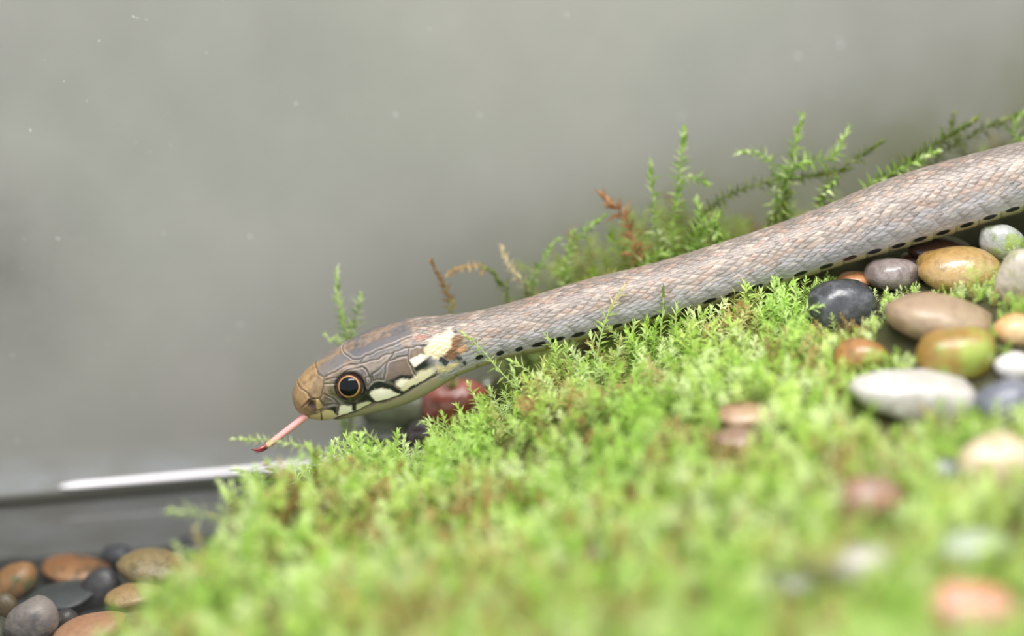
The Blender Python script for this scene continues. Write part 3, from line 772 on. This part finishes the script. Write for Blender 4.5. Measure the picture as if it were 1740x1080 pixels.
# ventral plates
dot_px = np.array([(815, 606), (850, 599), (882, 592), (915, 584), (947, 576), (982, 568), (1012, 560), (1045, 554), (1075, 547), (1116, 537), (1161, 526), (1204, 511), (1241, 500), (1282, 488), (1316, 478), (1357, 465), (1401, 453), (1441, 439), (1482, 428), (1523, 418), (1559, 407), (1598, 396), (1638, 383), (1677, 370), (1715, 357), (1752, 346), (1790, 336), (1830, 327)], float)
lat = sstep(84, 96, APH) * dorsal
lph = ((SS - arc * .55) % 40) / 40.0
disp = bodyk * dorsal * (scale_h * .62 * (1 - .5 * lat) + lat * 1.4 * (np.sqrt(np.abs(np.sin(np.pi * lph))) - .6))
vent_phase = (SS % 40) / 40.0
disp += bodyk * (1 - dorsal) * (vent_phase - .5) * 1.4
# --- head relief
def seg_dist(px, py, poly):
    dmin = np.full(px.shape, 1e9)
    for (x0, y0), (x1, y1) in zip(poly[:-1], poly[1:]):
        vx, vy = x1 - x0, y1 - y0
        t_ = np.clip(((px - x0) * vx + (py - y0) * vy) / (vx * vx + vy * vy + 1e-9), 0, 1)
        dmin = np.minimum(dmin, np.hypot(px - x0 - t_ * vx, py - y0 - t_ * vy))
    return dmin
def inside(px, py, poly, soft=1.0):
    p = np.asarray(poly, float); res = np.zeros(px.shape, bool)
    n = len(p); j = n - 1
    for i in range(n):
        c_ = ((p[i, 1] > py) != (p[j, 1] > py)) & (px < (p[j, 0] - p[i, 0]) * (py - p[i, 1]) / (p[j, 1] - p[i, 1] + 1e-12) + p[i, 0])
        res ^= c_; j = i
    dd = seg_dist(px, py, list(map(tuple, p)) + [tuple(p[0])])
    return np.clip(.5 + np.where(res, dd, -dd) / (2 * soft), 0, 1)
A_ = lambda pts: [(490 + x / 6.75, 580 + y / 6.75) for x, y in pts]
B_ = lambda pts: [(680 + x / 6.75, 530 + y / 6.75) for x, y in pts]
SEAMS = [A_(q) for q in [
    [(300, 230), (335, 300), (350, 360), (430, 400)], [(120, 480), (160, 525), (270, 630), (380, 660)], [(430, 400), (420, 520), (390, 650)], [(380, 660), (420, 735), (600, 700)],
    [(430, 590), (520, 640), (610, 710)], [(430, 400), (600, 310), (720, 250), (840, 240)], [(640, 385), (720, 315), (870, 285), (930, 335), (945, 400)],
    [(850, 245), (1050, 190), (1220, 110), (1420, 60), (1600, 50)], [(970, 370), (1160, 230), (1220, 110)], [(1160, 230), (1260, 170), (1390, 150), (1410, 60)], [(1390, 150), (1400, 230), (1480, 390)],
    [(970, 370), (1000, 440), (1100, 420), (1160, 230)], [(170, 745), (250, 680), (270, 630)], [(900, 400), (960, 390), (980, 450), (920, 500), (900, 400)],
    [(600, 400), (520, 400), (430, 430)], [(880, 180), (1060, 90), (1270, 10), (1420, -60)], [(840, 240), (880, 180), (760, 190), (600, 60)], [(430, 470), (560, 470)], [(330, 660), (330, 790), (400, 770)],
    [(600, 730), (580, 840)], [(385, 790), (385, 910)]]]
MOUTH = A_([(150, 835), (250, 905), (400, 925), (560, 880), (780, 800), (1010, 700), (1180, 660), (1320, 600), (1460, 520), (1600, 440), (1760, 350)])
seam_d = np.full(PX.shape, 99.0)
hm = (PX < 790)
sw = np.stack([PX[hm] * .09, PY[hm] * .09, PX[hm] * 0], -1)
spx, spy = PX[hm] + 5 * (fbm(sw, 2) - .5), PY[hm] + 5 * (fbm(sw + 30, 2) - .5)
sd = np.full(spx.shape, 99.0)
for s_ in SEAMS: sd = np.minimum(sd, seg_dist(spx, spy, s_))
mouth_d = np.full(PX.shape, 99.0); mouth_d[hm] = seg_dist(spx, spy, MOUTH)
seam_d[hm] = sd
front = (APH < 150)
disp += headm * front * (-1.3 * np.exp(-(seam_d / 1.3) ** 2) + .5 * np.exp(-((seam_d - 3.6) / 2.0) ** 2))
disp += headm * (-2.2 * np.exp(-(mouth_d / 1.5) ** 2))
EX, EY, ER = 598.0, 655.5, 25.0
er = np.hypot(PX - EX, (PY - EY) * 1.06)
side_m = (APH > 25) & (APH < 135)
disp += side_m * headm * (4.2 * np.exp(-((er - 29) / 5.0) ** 2) * (PY < EY + 12) - 5.0 * (1 - sstep(18, 26, er)))       # brow and orbit
nx0, ny0 = A_([(283, 715)])[0]
nr = np.hypot(PX - nx0, (PY - ny0) * .9)
disp += side_m * headm * (-4.0 * np.exp(-(nr / 4.0) ** 2) + 1.2 * np.exp(-((nr - 9) / 3.0) ** 2))
for bx_, by_, br_, bh_ in [(655, 638, 22, 2.0), (600, 686, 16, 1.0), (650, 668, 14, 2.2), (680, 650, 18, 1.5)]:
    disp += side_m * headm * bh_ * np.exp(-(((PX - bx_) / br_) ** 2 + ((PY - by_) / br_) ** 2))
nxy = np.stack([nn_, bb_], -1); nl = np.maximum(np.linalg.norm(nxy, axis=-1), 1e-6)
taper = np.minimum(1, nl / 14)
n2 = nn_ + disp * taper * nn_ / nl; b2 = bb_ + disp * taper * bb_ / nl
V3 = C3[:, None] + n2[..., None] * N3[:, None] + b2[..., None] * B3[:, None]
def to_world(q):
    q = np.asarray(q, float)
    x = (q[..., 0] - 870) / 1000; y = (540 - q[..., 1]) / 1000; z = q[..., 2] / 1000
    return x[..., None] * RGT + y[..., None] * UPV + z[..., None] * FWD
# --- colours
def L(c): return lin(c)
P3 = np.stack([SS.ravel() * .02, arc.ravel() * .05, PH.ravel() * 0 + np.sign(PH.ravel()) * 5], -1)
nz1 = fbm(P3 * 1.0, 3).reshape(SS.shape)[..., None]; nz2 = fbm(P3 * np.array([5, 4, 1]), 2).reshape(SS.shape)[..., None]
def mixc(a, b, k):
    k = k[..., None] if k.ndim == 2 else k
    return a * (1 - k) + b * k
strk = fbm(np.stack([SS.ravel() * .055, arc.ravel() * .34, P3[:, 2]], -1), 3).reshape(SS.shape)[..., None]
base = np.broadcast_to(L((118, 108, 101)), SS.shape + (3,)).copy()
base = mixc(base, L((138, 126, 119)), sstep(20, 45, APH)); base = mixc(base, L((160, 155, 160)), sstep(64, 88, APH)); base = mixc(base, L((174, 167, 166)), sstep(108, 122, APH))
base = base * (.92 + .16 * r1[..., None]) * (.66 + .68 * strk)
mid = (1 - sstep(80, 105, APH))
base = mixc(base, L((172, 132, 108)), (r2 > .80) * mid * .32)
base = mixc(base, L((196, 176, 160)), (r2 < .14) * mid * .38)
base = mixc(base, L((84, 74, 70)), (r3 > .82) * mid * .60 * (best_du > -.05) * sstep(.40, .52, strk[..., 0]))
edge = sstep(.62, .95, best_d)
base = mixc(base, L((66, 58, 54)), edge * (.12 + .46 * (best_du > .16) * (r3 > .3)) * (1 - .55 * sstep(85, 110, APH)))
base = mixc(base, L((206, 194, 184)), .30 * np.exp(-(best_dv / .12) ** 2) * (1 - edge) * (best_du > -.2))
base = mixc(base, L((104, 96, 98)), lat * .26 * (1 - sstep(.05, .25, lph)) * (.4 + nz2[..., 0]))
# belly
bel = mixc(np.broadcast_to(L((176, 166, 128)), base.shape), L((150, 146, 106)), nz1[..., 0])
bel = mixc(bel, L((120, 118, 84)), (vent_phase < .10) * .6)
base = mixc(base, bel, sstep(122, 129, APH))
# black dashes along the edge of the belly scales
for (qx, qy) in dot_px:
    tilt = math.radians(-17 if qx < 1400 else -18); ct, s_t = math.cos(tilt), math.sin(tilt)
    m = (np.abs(PX - qx) < 24) & (APH > 60)
    dx, dy = PX[m] - qx, PY[m] - qy
    big = 8.0 if qx < 900 else 14.0
    q = np.hypot((dx * ct + dy * s_t) / big, (-dx * s_t + dy * ct) / (4.2 if qx < 1000 else 3.9))
    k = (1 - sstep(.75, 1.05, q))[:, None]
    base[m] = base[m] * (1 - k) + L((22, 24, 28)) * k
# head
q3 = V3.reshape(-1, 3) * np.array([1, 1, 1.0])
hn1 = fbm(q3 * .045, 3).reshape(SS.shape); hn2 = fbm(q3 * .16 + 40, 3).reshape(SS.shape)[..., None]
warp = fbm(q3 * .12 + 7, 2).reshape(SS.shape) - .5; warp2 = fbm(q3 * .12 + 27, 2).reshape(SS.shape) - .5
QX, QY = PX + warp * 7, PY + warp2 * 7
hd = mixc(np.broadcast_to(L((124, 106, 92)), base.shape), L((98, 94, 94)), sstep(.42, .58, hn1))
hd = mixc(hd, L((150, 122, 86)), 1 - sstep(525, 590, PX + .3 * (PY - 640)))
hd = hd * (.45 + 1.05 * hn2)
for poly, colr, amt in [
    (A_([(340, 300), (520, 170), (760, 130), (620, 300), (440, 395), (360, 370)]), (104, 102, 104), .75),
    (A_([(700, 130), (1000, -20), (1350, -120), (1400, -60), (1060, 90), (880, 180)]), (92, 90, 94), .8),
    (A_([(430, 410), (550, 480), (600, 690), (440, 600)]), (120, 112, 82), .8),
    (A_([(440, 440), (560, 475), (450, 590)]), (150, 136, 116), .7),
    (A_([(640, 370), (720, 300), (880, 275), (940, 330), (900, 420), (780, 360)]), (74, 66, 68), .8),
    (A_([(1170, 230), (1390, 150), (1400, 230), (1470, 380), (1200, 430), (1100, 410)]), (124, 104, 98), .8),
    (A_([(980, 370), (1160, 225), (1170, 235), (1100, 410)]), (112, 106, 108), .8),
    (A_([(1220, 110), (1400, 62), (1400, 140), (1240, 180)]), (112, 108, 112), .7),
    (A_([(860, 245), (1050, 195), (1210, 115), (1160, 225), (960, 330)]), (150, 134, 122), .7),
    (A_([(100, 620), (160, 540), (260, 640), (240, 690), (160, 750), (110, 760)]), (164, 132, 88), .8),
    (A_([(320, 650), (380, 665), (400, 770), (330, 790)]), (190, 160, 104), .85),
    (A_([(260, 640), (320, 655), (325, 780), (250, 760), (230, 690)]), (70, 46, 46), .85),
    ]:
    hd = mixc(hd, L(colr), amt * inside(QX, QY, poly, 2.0) * (.45 + 1.0 * hn2[..., 0]))
CREAM = (255, 240, 222); BLK = (30, 32, 36)
under = sstep(0, 5, PY - np.interp(PX, [q[0] for q in MOUTH], [q[1] for q in MOUTH]))
hd = mixc(hd, L((168, 156, 132)), under * (PX > 505))
for poly, colr in [
    (A_([(240, 850), (380, 800), (375, 905), (260, 890)]), (206, 180, 132)), (A_([(395, 810), (440, 775), (590, 735), (585, 850), (540, 885), (400, 920)]), (210, 190, 146)),
    (A_([(440, 765), (600, 728), (575, 845), (555, 830), (520, 790)]), BLK), (A_([(600, 745), (650, 722), (745, 722), (755, 790), (585, 850)]), CREAM),
    (A_([(670, 660), (760, 690), (800, 680), (800, 760), (775, 790), (745, 765), (745, 715), (650, 690)]), BLK), (A_([(800, 712), (960, 682), (985, 702), (860, 765), (795, 785)]), (214, 208, 176)),
    (A_([(800, 690), (880, 600), (930, 603), (1018, 672), (985, 698), (930, 662), (860, 690)]), BLK),
    (A_([(915, 520), (1000, 462), (1080, 442), (1200, 480), (1310, 560), (1345, 572), (1300, 602), (1250, 575), (1130, 525), (1000, 535), (940, 592), (905, 585)]), BLK),
    (A_([(940, 590), (1000, 530), (1130, 520), (1250, 570), (1290, 592), (1180, 642), (1040, 682), (1010, 662)]), CREAM),
    (A_([(1160, 432), (1300, 368), (1450, 378), (1482, 402), (1390, 432), (1250, 432), (1225, 472)]), BLK),
    (A_([(1230, 462), (1300, 420), (1395, 432), (1310, 515), (1250, 492)]), CREAM),
    (A_([(1290, 535), (1400, 470), (1560, 395), (1640, 310), (1720, 260), (1740, 300), (1600, 420), (1450, 500), (1335, 558)]), (224, 212, 180)),
    (A_([(1395, 525), (1450, 487), (1470, 500), (1410, 538)]), BLK), (A_([(1040, 690), (1130, 660), (1140, 672), (1060, 690)]), BLK),
    (B_([(120, 540), (230, 488), (370, 470), (350, 535), (200, 615), (150, 610)]), CREAM),
    (B_([(160, 635), (350, 505), (385, 520), (380, 580), (330, 605), (200, 672)]), BLK),
    (B_([(270, 660), (400, 612), (440, 598), (425, 660), (250, 772), (20, 895), (50, 805)]), (226, 214, 184)),
    (B_([(395, 735), (402, 690), (430, 640), (435, 660), (415, 730)]), BLK), (B_([(110, 870), (175, 828), (185, 842), (120, 885)]), BLK),
    ]:
    k = inside(PX + warp * 4, PY + warp2 * 4, poly, 1.3)
    hd = mixc(hd, L(colr), k)
pale = headm * front
hd = mixc(hd, L((60, 46, 40)), .75 * np.exp(-(seam_d / .9) ** 2))
hd = mixc(hd, L((214, 196, 182)), .24 * np.exp(-((seam_d - 2.6) / 1.3) ** 2) * (PX > 560))
hd = mixc(hd, L((40, 34, 30)), .8 * np.exp(-(mouth_d / 1.1) ** 2) * (PX < 740))
hd = mixc(hd, L((52, 40, 38)), side_m * (1 - sstep(24, 30, er)) * .9)
base = mixc(base, hd, headm)
# collar marks on the neck
neck = [(B_([(470, 262), (560, 200), (620, 240), (610, 390), (510, 480), (440, 545), (385, 535), (372, 500), (330, 480), (295, 440), (330, 380), (370, 300)]), (238, 214, 176), 2.5),
        (B_([(590, 290), (690, 255), (740, 268), (690, 400), (650, 545), (520, 535), (495, 485), (595, 400)]), (120, 84, 54), 2.5),
        (B_([(660, 440), (740, 370), (790, 420), (700, 490)]), (196, 146, 104), 2.0), (B_([(740, 450), (800, 415), (815, 430), (760, 465)]), (84, 70, 62), 1.5),
        (B_([(445, 560), (480, 505), (565, 555), (525, 615)]), BLK, 1.2), (B_([(640, 530), (690, 500), (720, 530), (680, 560)]), BLK, 1.5), (B_([(710, 590), (740, 560), (775, 580), (750, 615)]), BLK, 1.2),
        (B_([(600, 225), (640, 200), (690, 215), (640, 240)]), (70, 62, 64), 1.5), (B_([(180, 270), (320, 260), (340, 310), (230, 330), (170, 310)]), (140, 92, 74), 2.0),
        (B_([(230, 380), (290, 355), (310, 385), (260, 400)]), (60, 60, 70), 1.5), (B_([(420, 580), (470, 620), (660, 570), (700, 590), (600, 660), (430, 690)]), (206, 190, 144), 2.0)]
nm = (PX > 690) & (PX < 840)
for poly, colr, so in neck:
    k = np.zeros(PX.shape); k[nm] = inside(QX[nm], QY[nm], poly, so)
    base = mixc(base, L(colr), k * .93)
base = np.clip(base, 0, .95)
idx = np.arange(len(S) * NPH).reshape(len(S), NPH)
nxt = np.roll(idx, -1, axis=1)
F = np.stack([idx[:-1], nxt[:-1], nxt[1:], idx[1:]], -1).reshape(-1, 4)
sk = attr_mat('snake_skin', .40, .45)
nb = sk.noise(420, 2, .5); sk.bump(nb, .15, .001)
body = link('body', npmesh('body', to_world(V3).reshape(-1, 3), F, base.reshape(-1, 3)), sk.m, parent=root)

# --- eyes: eyeball, iris ring, pupil
def surf_depth(px, py, rad_=3.0, far=False):
    q = V3.reshape(-1, 3); m = np.hypot(q[:, 0] - px, q[:, 1] - py) < rad_
    return q[m, 2].min()
def cap(center, axis, R, a0, a1, n=40, m=12, squash=1.0):
    axis = np.asarray(axis, float); axis /= np.linalg.norm(axis)
    u_ = np.cross(axis, [0, 0, 1.0]); u_ /= np.linalg.norm(u_); w_ = np.cross(axis, u_)
    th = np.linspace(a0, a1, m); ps = np.arange(n) / n * 2 * np.pi
    v = center + R * (np.cos(th)[:, None, None] * axis * squash + np.sin(th)[:, None, None] * (np.cos(ps)[None, :, None] * u_ + np.sin(ps)[None, :, None] * w_))
    i = np.arange(m * n).reshape(m, n); j = np.roll(i, -1, 1)
    return v.reshape(-1, 3), np.stack([i[:-1], i[1:], j[1:], j[:-1]], -1).reshape(-1, 4)
t = NT('eye_dark'); t.set(Base_Color=L4((52, 38, 34)), Roughness=.2, Coat_Weight=.2, Coat_Roughness=.02); EYE = t.m
t = NT('eye_iris'); t.set(Base_Color=L4((166, 118, 78)), Roughness=.2, Coat_Weight=.2, Coat_Roughness=.02); IRIS = t.m
t = NT('eye_pupil'); t.set(Base_Color=L4((3, 6, 10)), Roughness=.05, Specular_IOR_Level=.22); PUP = t.m
ih = np.argmin(abs(Cx - 590))
e_near = np.array([EX, EY, surf_depth(EX, EY, 30) + 17.0])
def mirror(q):
    i = ih; b = np.dot(q - C3[i], B3[i]); return q - 2 * b * B3[i]
for sgn in (1, -1):
    ctr = e_near if sgn > 0 else mirror(e_near)
    axd = np.array([-.06, -.04, -1.0])
    if sgn < 0: axd = axd - 2 * np.dot(axd, B3[ih]) * B3[ih]
    cw = to_world(ctr); aw = to_world(ctr + axd) - cw
    eb = link('eye', npmesh('eye', *cap(cw, aw, .0255, .001, math.pi * .75, 48, 20)), EYE, parent=root, label='dark glossy round eye')
    link('iris', npmesh('iris', *cap(cw, aw, 0.0259, .55, .80, 48, 8)), IRIS, parent=eb, label='thin orange iris ring')
    link('pupil', npmesh('pupil', *cap(cw, aw, .0262, .001, .66, 48, 14)), PUP, parent=eb, label='large round black pupil')

# --- tongue
t = NT('tongue_pink'); t.set(Base_Color=L4((236, 166, 164)), Roughness=.22, Coat_Weight=.7, Subsurface_Weight=.2)
t.b.inputs['Subsurface Radius'].default_value = (.01, .004, .003); TONG = t.m
t = NT('tongue_tip_dark'); t.set(Base_Color=L4((150, 62, 66)), Roughness=.3, Coat_Weight=.6); TIP = t.m
def tube(pts, rad_, n=14):
    pts = np.asarray(pts, float); rad_ = np.asarray(rad_, float)
    T = np.gradient(pts, axis=0); T /= np.linalg.norm(T, axis=1, keepdims=True)
    A = np.cross(T, [0.3, .9, .1]); A /= np.linalg.norm(A, axis=1, keepdims=True); B = np.cross(T, A)
    an = np.arange(n) / n * 2 * np.pi
    v = (pts[:, None] + rad_[:, None, None] * (np.cos(an)[None, :, None] * A[:, None] + np.sin(an)[None, :, None] * B[:, None])).reshape(-1, 3)
    i = np.arange(len(pts) * n).reshape(len(pts), n); j = np.roll(i, -1, 1)
    return v, np.stack([i[:-1], j[:-1], j[1:], i[1:]], -1).reshape(-1, 4)
tp = smooth_path(to_world(np.array([(530, 700, -4.), (517, 709, -5), (492, 728, -7), (466, 748, -9), (455, 756, -10)])), 8)
tg = link('tongue', npmesh('tongue', *tube(tp, np.linspace(.0066, .0052, len(tp)))), TONG, parent=root, label='pink forked tongue')
for q in ([(457, 754.5, -10), (446, 760, -14), (437, 763, -22), (431, 762, -32)], [(457, 755.5, -10), (448, 763, -4), (438, 767, 6), (432, 768, 14)]):
    tp = smooth_path(to_world(np.array(q, float)), 6)
    link('fork_tip', npmesh('fork_tip', *tube(tp, np.linspace(.0042, .0009, len(tp)), 10)), TIP, parent=tg)
